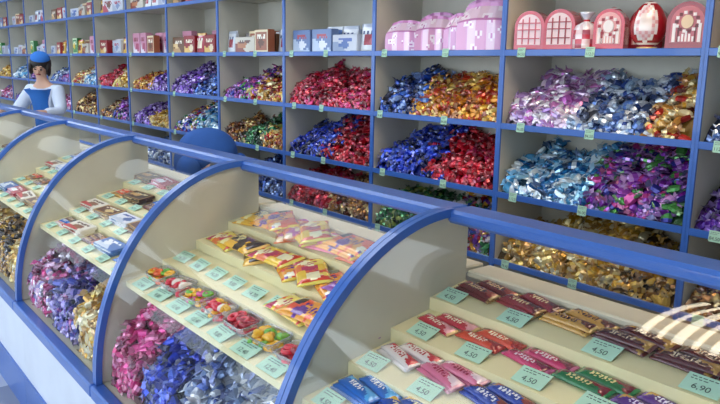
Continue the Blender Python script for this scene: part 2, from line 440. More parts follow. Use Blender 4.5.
# ------------------------------------------------------------------ price cards
tx_cache = {}
def text_mesh(s, size):
    k = (s, size)
    if k in tx_cache: return tx_cache[k]
    cu = bpy.data.curves.new('t', 'FONT'); cu.body = s; cu.size = size; cu.align_x = 'CENTER'; cu.align_y = 'CENTER'
    t = bpy.data.objects.new('t', cu); C.objects.link(t)
    bpy.context.view_layer.update()
    me = bpy.data.meshes.new_from_object(t.evaluated_get(bpy.context.evaluated_depsgraph_get()))
    bpy.data.objects.remove(t); me.materials.clear(); me.materials.append(M_ink); me.name = 'price_digits'
    tx_cache[k] = me; return me
card_cache = {}
def card(price, w_, h_, loc, rot, label, group):
    k = (w_, h_)
    if k not in card_cache:
        c1 = MB().box(-w_/2, w_/2, -h_/2, h_/2, -.0012, 0, bev=.0004).mesh('price_card', M_label)
        c2 = MB()
        for (a, b2, yy) in ((-.38, .36, .34), (-.38, .1, .2)):
            x = a*w_
            while x < b2*w_:
                l = rnd.uniform(.06, .14)*w_; c2.box(x, x+l, (yy-.02)*h_, (yy+.02)*h_, .0001, .0004); x += l+.04*w_
        card_cache[k] = (c1, c2.mesh('printed_line', M_ink))
    c1, c2 = card_cache[k]
    o = obj('price_card', c1, loc, rot, label=label, category='price tag', group=group)
    obj('printed_line', c2, parent=o)
    obj('price_digits', text_mesh(price, h_*.42), (0, -.2*h_, .0008), parent=o)
    return o
def case_card(x, row, price, w_=.070, h_=.047, tilt=22, yo=.006):
    t = math.radians(tilt); y = TS[row]+yo+h_/2*math.cos(t); z = step_z(row)+.16*yo+h_/2*math.sin(t)+.003
    card(price, w_, h_, (x, y, z), (t, 0, rnd.uniform(-.07, .07)), 'pale green paper price card on the tray step', 'price cards in the display cases')
for x, p in zip((-1.132, -.94, -.719, -.517, -.33), ('4,50', '4,50', '4,50', '6,90', '4,50')): case_card(x, 3, p)
for x, p in zip((-1.10, -.945, -.79, -.646, -.48, -.3), ('4,50', '4,50', '4,50', '4,50', '6,90', '4,50')): case_card(x, 2, p)
for x, p in zip((-1.126, -.958, -.79, -.6, -.4), ('4,50', '4,50', '4,50', '4,50', '4,50')): case_card(x, 1, p)
for x, p in zip((-1.122, -.96, -.78, -.58, -.35), ('4,50', '4,50', '4,50', '4,50', '6,90')): case_card(x, 0, p)
for i in range(7): case_card(-2.13+i*.132, 0, ('12,40', '9,80', '12,40')[i % 3], .09, .048, 20, .001)
for i in range(6): case_card(-2.16+i*.118, 1, ('14,20', '9,80')[i % 2], .08, .05, 24, .03)
for j in (3, 4, 5):
    for rr in range(4):
        for i in range(6): case_card(case_left(j)+.10+i*.165, rr, ('24,80', '16,50', '32,00')[(i+rr) % 3], .07, .04, 20, .004)

for k in range(-1, 8):
    for r in (3, 4, 5, 2):
        for fx in ((.12, .5) if k % 2 == 0 else (.1, .6)):
            if k > 3 and fx > .3: continue
            x = PX(k+1)+fx*WC+rnd.uniform(-.03, .03)
            card(rnd.choice(('96,00', '84,50', '112,0', '78,40')), .046, .044, (x, D-.009, LV[r]-.008), (math.radians(84), 0, 0), 'small pale green price tag hanging on blue shelf edge', 'price tags on the wall shelves')

# ------------------------------------------------------------------ packets
def pack_mesh(name, L, W, H, base, sec, let, endc, seed, m_=None, nx=40, ny=10, busy=None):
    rs = random.Random(seed); v = []; f = []; c = []
    base, sec, let, endc = map(hx, (base, sec, let, endc))
    ph = rs.uniform(0, 6)
    blobs = [(rs.uniform(-.8, .8), rs.uniform(-.8, .8), rs.uniform(.12, .3), hx(rs.choice(busy))) for _ in range(10)] if busy else []
    for j in range(ny+1):
        for i in range(nx+1):
            u_ = -1+2*i/nx; w_ = -1+2*j/ny
            au = abs(u_)
            if au > .91: z = .0022+.001*(i % 2); ww = 1.0
            else:
                z = H*(max(0, 1-abs(w_)**3.6))**.6*(1-(au/.94)**12)+.002+.0010*math.sin(u_*14+w_*5+ph)*(1-abs(w_))
                ww = .95+.05*(au/.86)**6
            x = u_*L/2 + (.0015 if (j % 2 and au > .99) else 0)*(1 if u_ > 0 else -1)
            v.append((x, w_*W/2*ww, max(z, .0015)))
    n = len(v)
    for (x, y, z) in list(v): v.append((x, y, 0))
    for j in range(ny):
        for i in range(nx):
            q = j*(nx+1)+i; f.append((q, q+1, q+nx+2, q+nx+1))
            u_ = -1+2*(i+.5)/nx; w_ = -1+2*(j+.5)/ny
            if abs(u_) > .91: col = endc
            elif abs(w_) < .4 and -.6 < u_ < .3:
                on = (i % 3 != 2) and rs.random() < .7
                col = let if on else base
            elif u_ + .5*w_ + .12*math.sin(w_*6+ph) > .45 or u_-.4*w_ < -.74: col = sec
            else: col = base
            if col is not let or rs.random() < .3:
                for bx, by, br, bc in blobs:
                    if (u_-bx)**2+((w_-by)*.6)**2 < br*br: col = bc
            c.append(col)
    for j in range(ny):
        for i in range(nx):
            q = n+j*(nx+1)+i; f.append((q, q+nx+1, q+nx+2, q+1)); c.append(endc)
    for i in range(nx):
        f.append((i+1, i, n+i, n+i+1)); c.append(base); a = ny*(nx+1)+i; f.append((a, a+1, n+a+1, n+a)); c.append(base)
    for j in range(ny):
        a = j*(nx+1); f.append((a, a+nx+1, n+a+nx+1, n+a)); c.append(endc); a = j*(nx+1)+nx; f.append((a+nx+1, a, n+a, n+a+nx+1)); c.append(endc)
    return pymesh(name, v, f, m_ or M_wrap, c, smooth=True)
TILT = math.atan(.16)
def put(me, name, x, y, dz=0, rz=0, label='', category='', group='', yr=None):
    z = (tread(y) if yr is None else step_z(yr)+.16*(y-TS[yr]))+.002+dz
    o = obj(name, me, (x, y, z), label=label, category=category, group=group)
    o.rotation_euler = (Matrix.Rotation(TILT, 3, 'X') @ Matrix.Rotation(rz, 3, 'Z')).to_euler()
    return o
bars = {
 3: [('6a2026', 'a04030', 'e8c890', 'c8a060'), ('4e1a1e', 'b08840', 'e0d0b0', '6a3028'), ('8c2830', '5a1820', 'f0d8a0', 'b08040'), ('5c2a1c', 'a06838', 'f0e0c0', '7a4a2a'), ('c09040', '6a2a1c', '5a1a18', 'd8b060'), ('a01c34', 'e0c080', 'fff0d0', '801428')],
 2: [('c4283c', 'e8a0a8', 'f8ecd8', 'd8b070'), ('c43060', '7a1c38', 'f4dce4', 'd87098'), ('1c6c38', '7c1c28', 'f0d890', '2c8c48'), ('d84a28', 'a02020', 'fff0d0', 'c04030'), ('58287c', 'c89030', 'f4e8ff', '7840a0'), ('d87090', 'f4d8e0', 'a01c40', 'e8a8b8')],
 1: [('ece0dc', 'c83040', 'b02030', 'e0d8d8'), ('1e3c9c', '8c3c28', 'f0f0f8', '5068b8'), ('242464', 'a05c28', 'f8e8c8', '3c3c80'), ('a82c3c', '402028', 'f8e8d8', '702030'), ('e8a820', 'c02820', '7c1810', 'f0c850'), ('6c2c1c', '1c2450', 'f0e0c0', '8c4c2c')],
 0: [('1c68c4', '58b0f0', 'ffffff', '3078d0'), ('204aa8', 'e07828', 'f8f0e0', '3c64c0'), ('109060', '60d0a0', 'ffffff', '20b070'), ('c82030', 'f0f0f0', 'ffffff', 'b02030'), ('f0c020', 'd83020', 'c01c18', 'f8dc60'), ('1040a0', 'f0c020', 'fff0a0', '2858c0')],
}
bm = {r: [pack_mesh('chocolate_bar', .124, .036, .0065, *cfg, seed=r*10+i) for i, cfg in enumerate(l)] for r, l in bars.items()}
colname = {3: ['maroon', 'dark brown', 'dark red', 'brown', 'gold', 'ruby red'], 2: ['red', 'crimson pink', 'green and red', 'orange red', 'purple', 'light pink'], 1: ['white and red', 'navy blue', 'dark blue', 'burgundy', 'yellow and red', 'brown and navy'], 0: ['bright blue', 'blue and orange', 'green', 'red', 'yellow and red', 'blue and yellow']}
# (palette row, palette index) sequences along each tray step
ORD = {3: [(3, 0), (3, 2), (3, 4), (3, 1), (3, 1), (3, 5), (3, 3), (3, 4), (3, 1), (3, 0)],
       2: [(2, 0), (2, 3), (2, 1), (2, 2), (2, 4), (2, 0), (2, 2), (3, 4), (2, 1), (2, 5)],
       1: [(1, 0), (2, 5), (1, 1), (0, 1), (1, 5), (2, 2), (1, 4), (1, 1), (1, 3), (2, 4)],
       0: [(0, 0), (0, 5), (0, 0), (0, 1), (0, 4), (0, 3), (0, 2), (0, 5), (0, 1), (0, 0)]}
for r in (3, 2, 1, 0):
    for s, yo in enumerate((.076, .109)):
        x = -1.10+s*.03; i = 0
        while x < -.23:
            pr_, k = ORD[r][i % 10]
            rz0 = math.radians(-7+rnd.uniform(-5, 5))
            for lay in range({3: 2, 2: 1, 1: 2, 0: 3}[r]):
                put(bm[pr_][k], 'chocolate_bar', x+lay*.008, TS[r]+yo+.003*lay, .001+.0085*lay+.002*(i % 2), rz0+math.radians(rnd.uniform(-5, 5))*lay,
                    '%s film-wrapped chocolate bar on the tray' % colname[pr_][k], 'chocolate bar', 'chocolate bars on the stepped tray', yr=r)
            x += .131; i += 1

# case 2
BZ = ['f4d040', 'e85018', 'c02060', '6a2890', 'f8f0d0', '3a2418', 'f0902c']
bag = [pack_mesh('candy_bag', .19, .105, .010, 'f0a020', 'e85018', '5a2080', 'f4d040', 31, busy=BZ), pack_mesh('candy_bag', .19, .10, .010, 'f4c828', 'd84018', 'c02050', 'f0e060', 32, busy=['f8e060', 'e87020', 'c02050', 'fff4c0']),
       pack_mesh('candy_bag', .18, .105, .011, 'e06028', 'c040a0', 'f4e0a0', 'e88850', 33, busy=['f0b070', 'c040a0', 'f4d8b0', 'b82838']), pack_mesh('candy_bag', .19, .10, .010, 'f0b838', '402818', '30201c', 'f0c060', 34, busy=['3a2418', '5c2c78', 'f8e8a0']), pack_mesh('candy_bag', .16, .095, .011, 'e86890', 'f0b030', 'ffffff', 'f080a0', 35, busy=['f8c8d8', 'f0b030', 'a83088']),
       pack_mesh('candy_bag', .17, .095, .011, '8c4098', 'f0b030', 'f8f0a0', 'b070c0', 36, busy=['f0c040', 'c878d0', 'e85080'])]
bn = ['orange printed', 'yellow printed', 'coral and pink', 'yellow and black', 'pink', 'purple and yellow']
for i in range(9):
    k = [3, 0, 2, 1, 4, 0, 2, 5, 2][i]
    for s in range(2):
        put(bag[k], 'candy_bag', -2.10+i*.10+s*.02, TS[3]+.062+s*.012, (.012 if i % 2 else 0)+s*.012, math.radians(rnd.uniform(-38, 18)), '%s film bag of sweets on the tray' % bn[k], 'candy bag', 'bags of sweets in the display case', yr=3)
for i in range(9):
    k = [1, 3, 3, 1, 0, 1, 0, 5, 1][i]
    put(bag[k], 'candy_bag', -2.10+i*.10, TS[2]+.064, (.012 if i % 2 else 0), math.radians(rnd.uniform(-34, 16)), '%s film bag of sweets on the tray' % bn[k], 'candy bag', 'bags of sweets in the display case', yr=2)
for i in range(4):
    k = [1, 0, 1, 5][i]
    put(bag[k], 'candy_bag', -1.50+i*.075, TS[1]+.07, .004+(.012 if i % 2 else 0), math.radians(rnd.uniform(-24, 5)), '%s film bag of sweets on the tray' % bn[k], 'candy bag', 'bags of sweets in the display case', yr=1)
tubw, tubd, tubh = .112, .082, .024
def tub_mesh():
    a, b2, t = tubw/2, tubd/2, .0012; v = []; f = []
    rings = [(a*.84, b2*.84, 0), (a*.94, b2*.94, tubh), (a, b2, tubh), (a, b2, tubh+t), (a*.94-t, b2*.94-t, tubh+t), (a*.84-t, b2*.84-t, t)]
    for (p, q, z) in rings:
        for s, u_ in ((-1, -1), (-.8, -1), (.8, -1), (1, -1), (1, 1), (.8, 1), (-.8, 1), (-1, 1)):
            cx = s*p; cy = u_*q*(1 if abs(s) < 1 else .8); v.append((cx, cy, z))
    for r in range(5):
        for i in range(8):
            j = (i+1) % 8; f.append((r*8+i, r*8+j, r*8+8+j, r*8+8+i))
    f.append(tuple(range(7, -1, -1))); f.append(tuple(range(40, 48)))
    return pymesh('plastic_tub', v, f, M_tub)
TUB = tub_mesh()
def gummy_mesh(col, kind):
    v = []; f = []; S = 1.12
    if kind == 0:
        n, m2 = 14, 8
        for i in range(n):
            a = 2*math.pi*i/n
            for j in range(m2):
                b2 = 2*math.pi*j/m2; r = .011+.0055*math.cos(b2); v.append((S*r*math.cos(a), S*r*math.sin(a), S*(.0055+.0055*math.sin(b2))))
        for i in range(n):
            for j in range(m2): f.append((i*m2+j, ((i+1) % n)*m2+j, ((i+1) % n)*m2+(j+1) % m2, i*m2+(j+1) % m2))
    else:
        n = 18; rr = [(1, 0), (1.02, .004), (.85, .010), (.45, .0135)]
        for s, z in rr:
            for i in range(n):
                t = 2*math.pi*i/n; x = 16*math.sin(t)**3; y = 13*math.cos(t)-5*math.cos(2*t)-2*math.cos(3*t)-math.cos(4*t)
                v.append((S*x*.00105*s, S*y*.00105*s, S*z))
        for r in range(3):
            for i in range(n):
                j = (i+1) % n; f.append((r*n+i, r*n+n+i, r*n+n+j, r*n+j))
        f.append(tuple(range(n))); f.append(tuple(range(4*n-1, 3*n-1, -1)))
    return pymesh('gummy_candy', v, f, M_gum, [hx(col)]*len(f), smooth=True)
gcols = [('d82038', 'red'), ('68b020', 'green'), ('f0b418', 'yellow'), ('e86018', 'orange'), ('f0e0d0', 'white'), ('a01028', 'dark red'), ('e04888', 'pink')]
GM = {c: [gummy_mesh(c, 0), gummy_mesh(c, 1)] for c, _ in gcols}
mix = [['e86018', '68b020', 'f0b418'], ['f0e0d0', 'd82038'], ['f0b418', 'e04888', '68b020'], ['d82038', 'f0e0d0', 'f0b418'], ['a01028', 'd82038'], ['68b020', 'f0b418'], ['a01028', 'd82038']]
cn = dict(gcols)
for i in range(7):
    x = -2.12+i*.134
    trz = math.radians(rnd.uniform(-9, 9))
    o = put(TUB, 'plastic_tub', x, TS[0]+.086, 0.001, trz, 'clear plastic tub holding gummy sweets', 'plastic tub', 'tubs of gummy sweets', yr=0)
    for g in range(16):
        c_ = mix[i][g % len(mix[i])]; kd = i % 2
        lay = g//11; q = g % 11; gx = (q % 4-1.5)*.024+rnd.uniform(-.004, .004); gy = (q//4-1)*.022+rnd.uniform(-.004, .004)
        if lay: gx = (q % 4-1.5)*.022+rnd.uniform(-.006, .006); gy = rnd.uniform(-.014, .014)
        G = obj('gummy_candy', GM[c_][kd], label='%s %s gummy sweet in a plastic tub' % (cn[c_], ('ring', 'heart')[kd]), category='gummy candy', group='gummy sweets in tubs')
        loc = Vector(o.location) + Matrix.Rotation(TILT, 3, 'X') @ Matrix.Rotation(trz, 3, 'Z') @ Vector((gx, gy, .004+lay*.014))
        G.matrix_world = Matrix.Translation(loc) @ (Matrix.Rotation(TILT+rnd.uniform(-.3, .3), 4, 'X') @ Matrix.Rotation(rnd.uniform(0, 6), 4, 'Z'))

def print_box(name, w_, d_, h_, cols, seed, m_=None, n=10, border=True):
    rs = random.Random(seed); mb = MB(); cs = [hx(c) for c in cols]
    mb.box(-w_/2, w_/2, -d_/2, d_/2, 0, h_, col=cs[0], bev=min(w_, d_, h_)*.04)
    e = .0008
    def quadgrid(P0, U, V_, nu, nv):
        b0 = len(mb.v)
        for j in range(nv+1):
            for i in range(nu+1): mb.v.append(tuple(P0[q]+U[q]*i/nu+V_[q]*j/nv for q in range(3)))
        ph = rs.uniform(0, 6); cx, cy = rs.uniform(-.5, .5), rs.uniform(-.4, .1)
        for j in range(nv):
            for i in range(nu):
                q = b0+j*(nu+1)+i; mb.f.append((q, q+1, q+nu+2, q+nu+1)); mb.m.append(0)
                a, c2 = (i+.5)/nu*2-1, (j+.5)/nv*2-1
                if border and max(abs(a), abs(c2)) > .85: col = cs[1]
                elif abs(c2-.45) < .2 and abs(a) < .65 and rs.random() < .65: col = cs[3 % len(cs)]
                elif (a-cx)**2+(c2-cy)**2*1.3 < .22+.08*math.sin(a*9+ph): col = cs[2 % len(cs)]
                elif not border and a*.6+c2+.3*math.sin(a*4+ph) < -.5: col = cs[1]
                else: col = cs[0]
                mb.c.append(col)
    i_ = .03
    quadgrid((-w_/2*(1-i_), -d_/2-e, h_*i_/2), (w_*(1-i_), 0, 0), (0, 0, h_*(1-i_)), n, max(4, n*2//3))
    quadgrid((-w_/2*(1-i_), -d_/2*(1-i_), h_+e), (w_*(1-i_), 0, 0), (0, d_*(1-i_), 0), n, max(4, n*2//3))
    return mb.mesh(name, m_ or M_card, color=True)
cb = [print_box('chocolate_box', .18, .072, .011, c, 50+i, n=18, border=(i % 3 == 0)) for i, c in enumerate([('3a1a14', 'a07840', 'c89858', 'e8d8b0'), ('2a2040', '8c6cb0', 'e8e0f0', 'f0e8ff'), ('e8e8f0', 'c8d0e0', '3058a0', '2040a0'), ('5a2420', 'c8a060', 'e0c080', 'f8f0d8'), ('b03048', 'f0c0d0', 'ffffff', 'f8e8f0'), ('4070b8', 'd8e4f4', 'f0f4fa', 'ffffff'), ('7a9c48', 'e8ecc0', 'd04838', 'f8f8e8'), ('ece4d4', 'c83038', '8c5030', '501c18')])]
cbn = ['dark brown', 'violet', 'white and blue', 'brown and gold', 'crimson', 'blue', 'green', 'cream and red']
for j in (3, 4, 5, 6):
    for r in range(4):
        x = case_left(j)+.12; i = 0
        while x < case_left(j)+CW-.09:
            if j == 3: k = {3: [0, 4, 0, 3, 0, 3], 2: [3, 0, 0, 3, 3, 0], 1: [7, 3, 2, 3, 5, 3], 0: [5, 7, 2, 5, 3, 2]}[r][i % 6]
            else: k = rnd.randrange(8)
            barr = (j > 3 and r == 1) or (j == 3 and r in (0, 2) and i % 2 == 0) or (j == 4 and r == 3)
            if barr:
                for s in range(3):
                    a_, b_ = rnd.choice(((3, 3), (3, 1), (1, 0), (3, 0), (0, 0), (2, 3), (3, 4), (1, 5)))
                    put(bm[a_][b_], 'chocolate_bar', x+s*.006, TS[r]+.062+s*.02, .003*s, math.radians(rnd.uniform(-6, 6)),
                    '%s film-wrapped chocolate bar on the tray' % colname[a_][b_], 'chocolate bar', 'chocolate bars in the farther cases', yr=r)
            else:
                for s in range(2): put(cb[k], 'chocolate_box', x+s*.008, TS[r]+.082, s*.0135, math.radians(rnd.uniform(-6, 6)), '%s flat chocolate box on the tray' % cbn[k], 'chocolate box', 'chocolate boxes in the display cases', yr=r)
            x += .186; i += 1

# ------------------------------------------------------------------ top shelf goods
def arch_box(c_body, c_win, c_lat, w_=.15, h_=.185, medal=None):
    d_ = .09; n = 18
    def outline(s):
        r = w_/2*s; zt = h_-w_/2
        return [(r, 0 if s == 1 else .028), ] + [(r*math.cos(math.pi*i/n), zt+r*math.sin(math.pi*i/n)) for i in range(n+1)] + [(-r, 0 if s == 1 else .028)]
    def ext(pts, y0, y1, nm, m_, col):
        v = [(x, y0, z) for x, z in pts]+[(x, y1, z) for x, z in pts]; L = len(pts)
        f = [tuple(range(L-1, -1, -1)), tuple(range(L, 2*L))]+[(i, (i+1) % L, L+(i+1) % L, L+i) for i in range(L)]
        return pymesh(nm, v, f, m_, [hx(col)]*len(f))
    body = ext(outline(1), -d_/2, d_/2, 'arched_gift_box', M_wrap, c_body)
    win = ext(outline(.78), -d_/2-.002, -d_/2+.001, 'window_panel', M_card, c_win)
    parts = [('window_panel', win)]
    mb = MB(); zc = h_*.58
    if medal is None:
        for q in range(-1, 2): mb.box(q*.032-.003, q*.032+.003, -d_/2-.005, -d_/2-.0022, .03, h_-w_/2+.045-abs(q)*.008, col=hx(c_lat))
        for z in (.055, .095, .125): mb.box(-w_/2*.74, w_/2*.74, -d_/2-.0065, -d_/2-.005, z, z+.005, col=hx(c_lat))
    else:
        for s in (-1, 1):
            mb.box(s*w_*.30-.006, s*w_*.30+.006, -d_/2-.006, -d_/2-.0022, .03, h_*.55, col=hx('f4e8e4'))
            mb.box(s*w_*.20-.003, s*w_*.20+.003, -d_/2-.005, -d_/2-.0022, .03, h_*.5, col=hx(c_lat))
        for q in range(5): mb.box(-.03+q*.0125, -.0225+q*.0125, -d_/2-.005, -d_/2-.0022, .032, .052+.01*(2-abs(q-2)), col=hx('f4e8e4'))
        for q in range(14):
            a = 2*math.pi*q/14; cx, cz = .040*math.cos(a), zc+.036*math.sin(a); mb.box(cx-.006, cx+.006, -d_/2-.006, -d_/2-.0022, cz-.006, cz+.006, col=hx(('f4e8e4', c_lat)[q % 2]))
    parts.append(('lattice', mb.mesh('lattice', M_card, color=True)))
    if medal:
        v = []; n2 = 18
        for yy in (-d_/2-.0085, -d_/2-.0023):
            for i in range(n2): a = 2*math.pi*i/n2; v.append((.022*math.cos(a), yy, zc+.026*math.sin(a)))
        f = [tuple(range(n2-1, -1, -1)), tuple(range(n2, 2*n2))]+[(i, (i+1) % n2, n2+(i+1) % n2, n2+i) for i in range(n2)]
        parts.append(('medallion', pymesh('medallion', v, f, M_card, [hx(medal)]*len(f))))
    return body, parts
AR = [arch_box('c04858', 'f0d4d8', 'd06070'), arch_box('b83c4c', 'ecd0d0', 'a02834'), arch_box('a02030', 'd88890', '8c1020', .145, .19, 'f0dcc8'), arch_box('8c1420', 'c46870', '6c0c14', .155, .185, 'e8c8a0'), arch_box('c03848', 'e8a8a8', 'a82030', .13, .175, 'f4e8e4')]
AD = ['pink red arched gift box with lattice window', 'red arched gift box with lattice window', 'red arched gift box with white ornament', 'dark red arched gift box with cream medallion', 'bright red arched gift box with white medallion']
z5 = LV[5]
xl = PX(1)
for x, k, rz, yy in ((xl+.10, 0, .25, 2.79), (xl+.27, 1, .2, 2.79), (xl+.17, 0, .2, 2.95), (xl+.86, 3, .25, 2.79), (xl+.78, 4, .2, 2.95), (xl+.60, 2, .2, 2.95), (xl+.51, 4, .3, 2.80), (PX(0)+.12, 3, .2, 2.8), (PX(0)+.5, 0, .2, 2.8)):
    o = obj('arched_gift_box', AR[k][0], (x, yy, z5), (0, 0, rz), label=AD[k], category='gift box', group='arched gift boxes on the top shelf')
    for n_, me in AR[k][1]: obj(n_, me, parent=o)
def egg(base, wh):
    pr = [(.040, 0), (.044, .006), (.040, .014)]
    for i in range(2, 20):
        t = math.pi*i/20; pr.append((max(.002, .072*math.sin(t)*(1+.14*math.cos(t))), .016+.09-.093*math.cos(t)))
    pr.append((.002, .2)); B, W_, P_ = hx(base), hx(wh), hx('e8a8a8')
    def cf(k, i):
        if k < 2: return hx('d8b878')
        dx = (i+.5)/36*2*math.pi-math.pi*1.5
        dx = (dx+math.pi) % (2*math.pi)-math.pi
        q = (dx/.62)**2+((k-11)/5.2)**2
        if q < .35: return hx('f4e4dc')
        if q < 1: return P_ if (k+i) % 2 else hx('f0d0d0')
        if q < 1.5: return W_
        if k in (4, 18): return W_
        return B
    return lathe('egg_gift_box', pr, 36, M_wrap, cf, sy=.85)
EG = [egg('a41c28', 'f4ece8'), egg('bc3040', 'f4ece8')]
for x, k, yy in ((xl+.68, 0, 2.80), (xl+.42, 1, 2.95), (PX(0)+.3, 1, 2.8)):
    obj('egg_gift_box', EG[k], (x, yy, z5), (0, 0, .3), label='red egg-shaped gift box with white oval window', category='gift box', group='egg-shaped gift boxes on the top shelf')
def wrapped(seed, cs):
    cs = [hx(c) for c in cs]
    pr = [(.048, 0), (.055, .01), (.055, .03), (.055, .05), (.055, .07), (.052, .09), (.045, .11), (.012, .128), (.010, .133), (.026, .155), (.034, .168)]
    def cf(k, i):
        if k >= 7: return hx('dfe0ea')
        if k in (5, 6): return hx('e0ccd4') if i % 2 else hx('f0eef2')
        return cs[(k*5+(i//2)*3+k//2) % len(cs)]
    return lathe('wrapped_gift', pr, 20, M_wrap, cf)
WG = [wrapped(1, ['c83848', 'f0e0e0', 'b05868', 'e8c8c8']), wrapped(2, ['e8e8f0', 'a84858', 'c0a0b0', '8c2c38'])]
for i, (dx, yy) in enumerate(((.39, 2.79), (.31, 2.95))):
    g = obj('wrapped_gift', WG[i % 2], (xl+dx, yy, z5), (0, 0, i), label='sweets gift wrapped in clear film tied at the top', category='gift', group='film-wrapped gifts on the top shelf')
    tie = lathe('ribbon', [(.012, .127), (.015, .129), (.015, .134), (.012, .136)], 14, M_wrap, lambda k, i: hx('c02838')); obj('ribbon', tie, parent=g)
# lilac patterned gable boxes with folded facets
def gable(w_, d_, h_, seed, cset=('d8a0ca', 'e8cce0', 'c884b8', 'f4e8f4')):
    rs = random.Random(seed); cs = [hx(c) for c in cset]; mb = MB(); n = 26
    prof = [(-d_/2, 0)]
    for i in range(1, 13): prof.append((-d_/2, h_*.62*i/12))
    for i in range(1, 7): prof.append((-d_/2+(d_/2-.004)*i/6, h_*.62+h_*.30*i/6))
    prof += [(-.004, h_), (.004, h_), (.004, h_*.92), (d_/2, h_*.62), (d_/2, 0)]
    L = len(prof); bl = [(rs.uniform(0, n), rs.uniform(0, 18), rs.uniform(.9, 2.0)) for _ in range(16)]
    for i in range(n+1):
        t = i/n*2-1
        fold = .012*(1-abs(((t*1.5) % 1)*2-1))
        for (y, z) in prof: mb.v.append((t*w_/2*(1-.35*max(0, z/h_-.5)), y*(1-.1*t*t)-(fold if y < 0 else 0), z*(1-.10*abs(t)**3)))
    for i in range(n):
        for j in range(L):
            q = (j+1) % L; mb.f.append((i*L+j, i*L+q, (i+1)*L+q, (i+1)*L+j)); mb.m.append(0)
            col = cs[0] if j < 12 else cs[1]
            if (i/n*3) % 1 > .5 and j < 12: col = cs[1]
            for bx, by, br in bl:
                dd = math.hypot(i-bx, j-by)
                if dd < br*.45: col = cs[2]
                elif dd < br: col = cs[3]
            if j in (12, 18, 19): col = cs[2]
            mb.c.append(col)
    mb.f.append(tuple(range(L-1, -1, -1))); mb.f.append(tuple(n*L+i for i in range(L))); mb.m += [0, 0]; mb.c += [cs[0], cs[0]]
    return mb.mesh('gable_gift_box', M_wrap, color=True)
xl = PX(2)
for x, y, g, rz in ((xl+.16, 2.82, gable(.22, .14, .18, 1), .45), (xl+.39, 2.83, gable(.22, .14, .195, 2), .6), (xl+.76, 2.84, gable(.30, .16, .25, 3), .4), (xl+.60, 2.80, gable(.15, .10, .2, 6), .1), (xl+.25, 2.99, gable(.30, .10, .23, 4), .0), (xl+.62, 2.99, gable(.34, .10, .29, 5), .0)):
    obj('gable_gift_box', g, (x, y, z5), (0, 0, rz), label='shiny lilac and pink patterned gable gift box', category='gift box', group='lilac gift boxes on the top shelf')
specs = [(.24, .06, .14, ('c8ccd8', 'a8b0c4', '8090b8', 'b04060')), (.18, .06, .17, ('a05838', 'e8d8b0', '683820', 'f8f0e0')), (.26, .07, .11, ('c8ccd8', '90a0c0', '4868a8', '5068b0')),
 (.16, .06, .20, ('d090a8', 'f0e8f0', 'b04068', '901838')), (.20, .06, .15, ('982028', 'e8c070', 'f0e0c0', 'f8f0d8')), (.22, .06, .15, ('6880b0', 'b8c8e0', 'e0e4f0', 'b04858')), (.21, .07, .14, ('70482c', 'c8a070', 'e8c890', 'f0e8d8')),
 (.28, .07, .12, ('d0c8b8', '8c3828', 'b87040', '5c2818')), (.14, .06, .19, ('38884c', 'd8e8c0', 'e8c040', 'f8f8e0')), (.28, .06, .16, ('d8d4d8', 'b83850', '6c4030', '902838'))]
SB = [print_box('sweets_box', w_, d_, h_, c, 80+i, n=16, border=(i in (1, 8))) for i, (w_, d_, h_, c) in enumerate(specs)]
SN = ['silver grey', 'brown and cream', 'pale blue', 'pink', 'red and gold', 'blue', 'brown', 'cream and brown', 'green', 'white and red']
def standbag(cs):
    cs = [hx(c) for c in cs]; v = []; f = []; c = []; nx, nz = 8, 8; w_, h_ = .17, .17
    for side in (-1, 1):
        for j in range(nz+1):
            for i in range(nx+1):
                a, t = -1+2*i/nx, j/nz; th_ = .035*(1-t)**.5*(1-a*a*.5); th_ = .0015 if j == nz else th_
                v.append((a*w_/2*(1-.06*math.sin(t*3.1)), side*th_, t*h_))
    n = (nx+1)*(nz+1)
    for s in (0, 1):
        for j in range(nz):
            for i in range(nx):
                q = s*n+j*(nx+1)+i; f.append((q, q+1, q+nx+2, q+nx+1) if s == 0 else (q, q+nx+1, q+nx+2, q+1))
                c.append(cs[1] if j >= nz-1 else (cs[2] if (abs(i-3.5) < 2.2 and 2 <= j <= 4) else (cs[3] if j == 5 and 0 < i < 7 and i % 2 else cs[0])))
    for j in range(nz):
        for i in (0, nx):
            a = j*(nx+1)+i; f.append((a, a+nx+1, n+a+nx+1, n+a)); c.append(cs[0])
    for i in range(nx): f.append((i, n+i, n+i+1, i+1)); c.append(cs[0])
    return pymesh('sweets_bag', v, f, M_wrap, c, smooth=True)
SBG = [standbag(c) for c in (('d8dce4', 'b8c0d0', 'a03848', '404c78'), ('a83040', 'e0b060', 'f0e0c0', 'f8f0e0'), ('e0b040', 'c04828', '803018', 'fff0c0'), ('5878b0', 'e0e8f4', 'f0f0f8', 'c03850'))]
SBN = ['silver and red', 'red and gold', 'yellow', 'blue and white']
for k in range(2, 13):
    for r in (5, 6):
        for yy in (2.78, 2.87, 2.96):
            x = PX(k+1)+.03
            if k > 7 and yy > 2.9: continue
            while True:
                i = rnd.choice({2: [0, 2, 2, 5, 10, 10, 13], 3: [1, 6, 7, 1, 9, 10], 4: [0, 4, 3, 9, 6, 11], 5: [3, 0, 1, 7, 10]}.get(k, list(range(14))))
                w_ = specs[i][0] if i < 10 else .16; x += w_/2
                if x+w_/2 > PX(k)-.02: break
                if rnd.random() < .92:
                    if i < 10: obj('sweets_box', SB[i], (x, yy, LV[r]), (0, 0, rnd.uniform(-.1, .1)), label='%s printed carton of sweets standing on a shelf' % SN[i], category='sweets box', group='cartons of sweets on the upper shelves')
                    else: obj('sweets_bag', SBG[i-10], (x, yy, LV[r]), (0, 0, rnd.uniform(-.1, .1)), label='%s stand-up bag of sweets on a shelf' % SBN[i-10], category='sweets bag', group='bags of sweets on the upper shelves')
                x += w_/2+rnd.uniform(.004, .02)

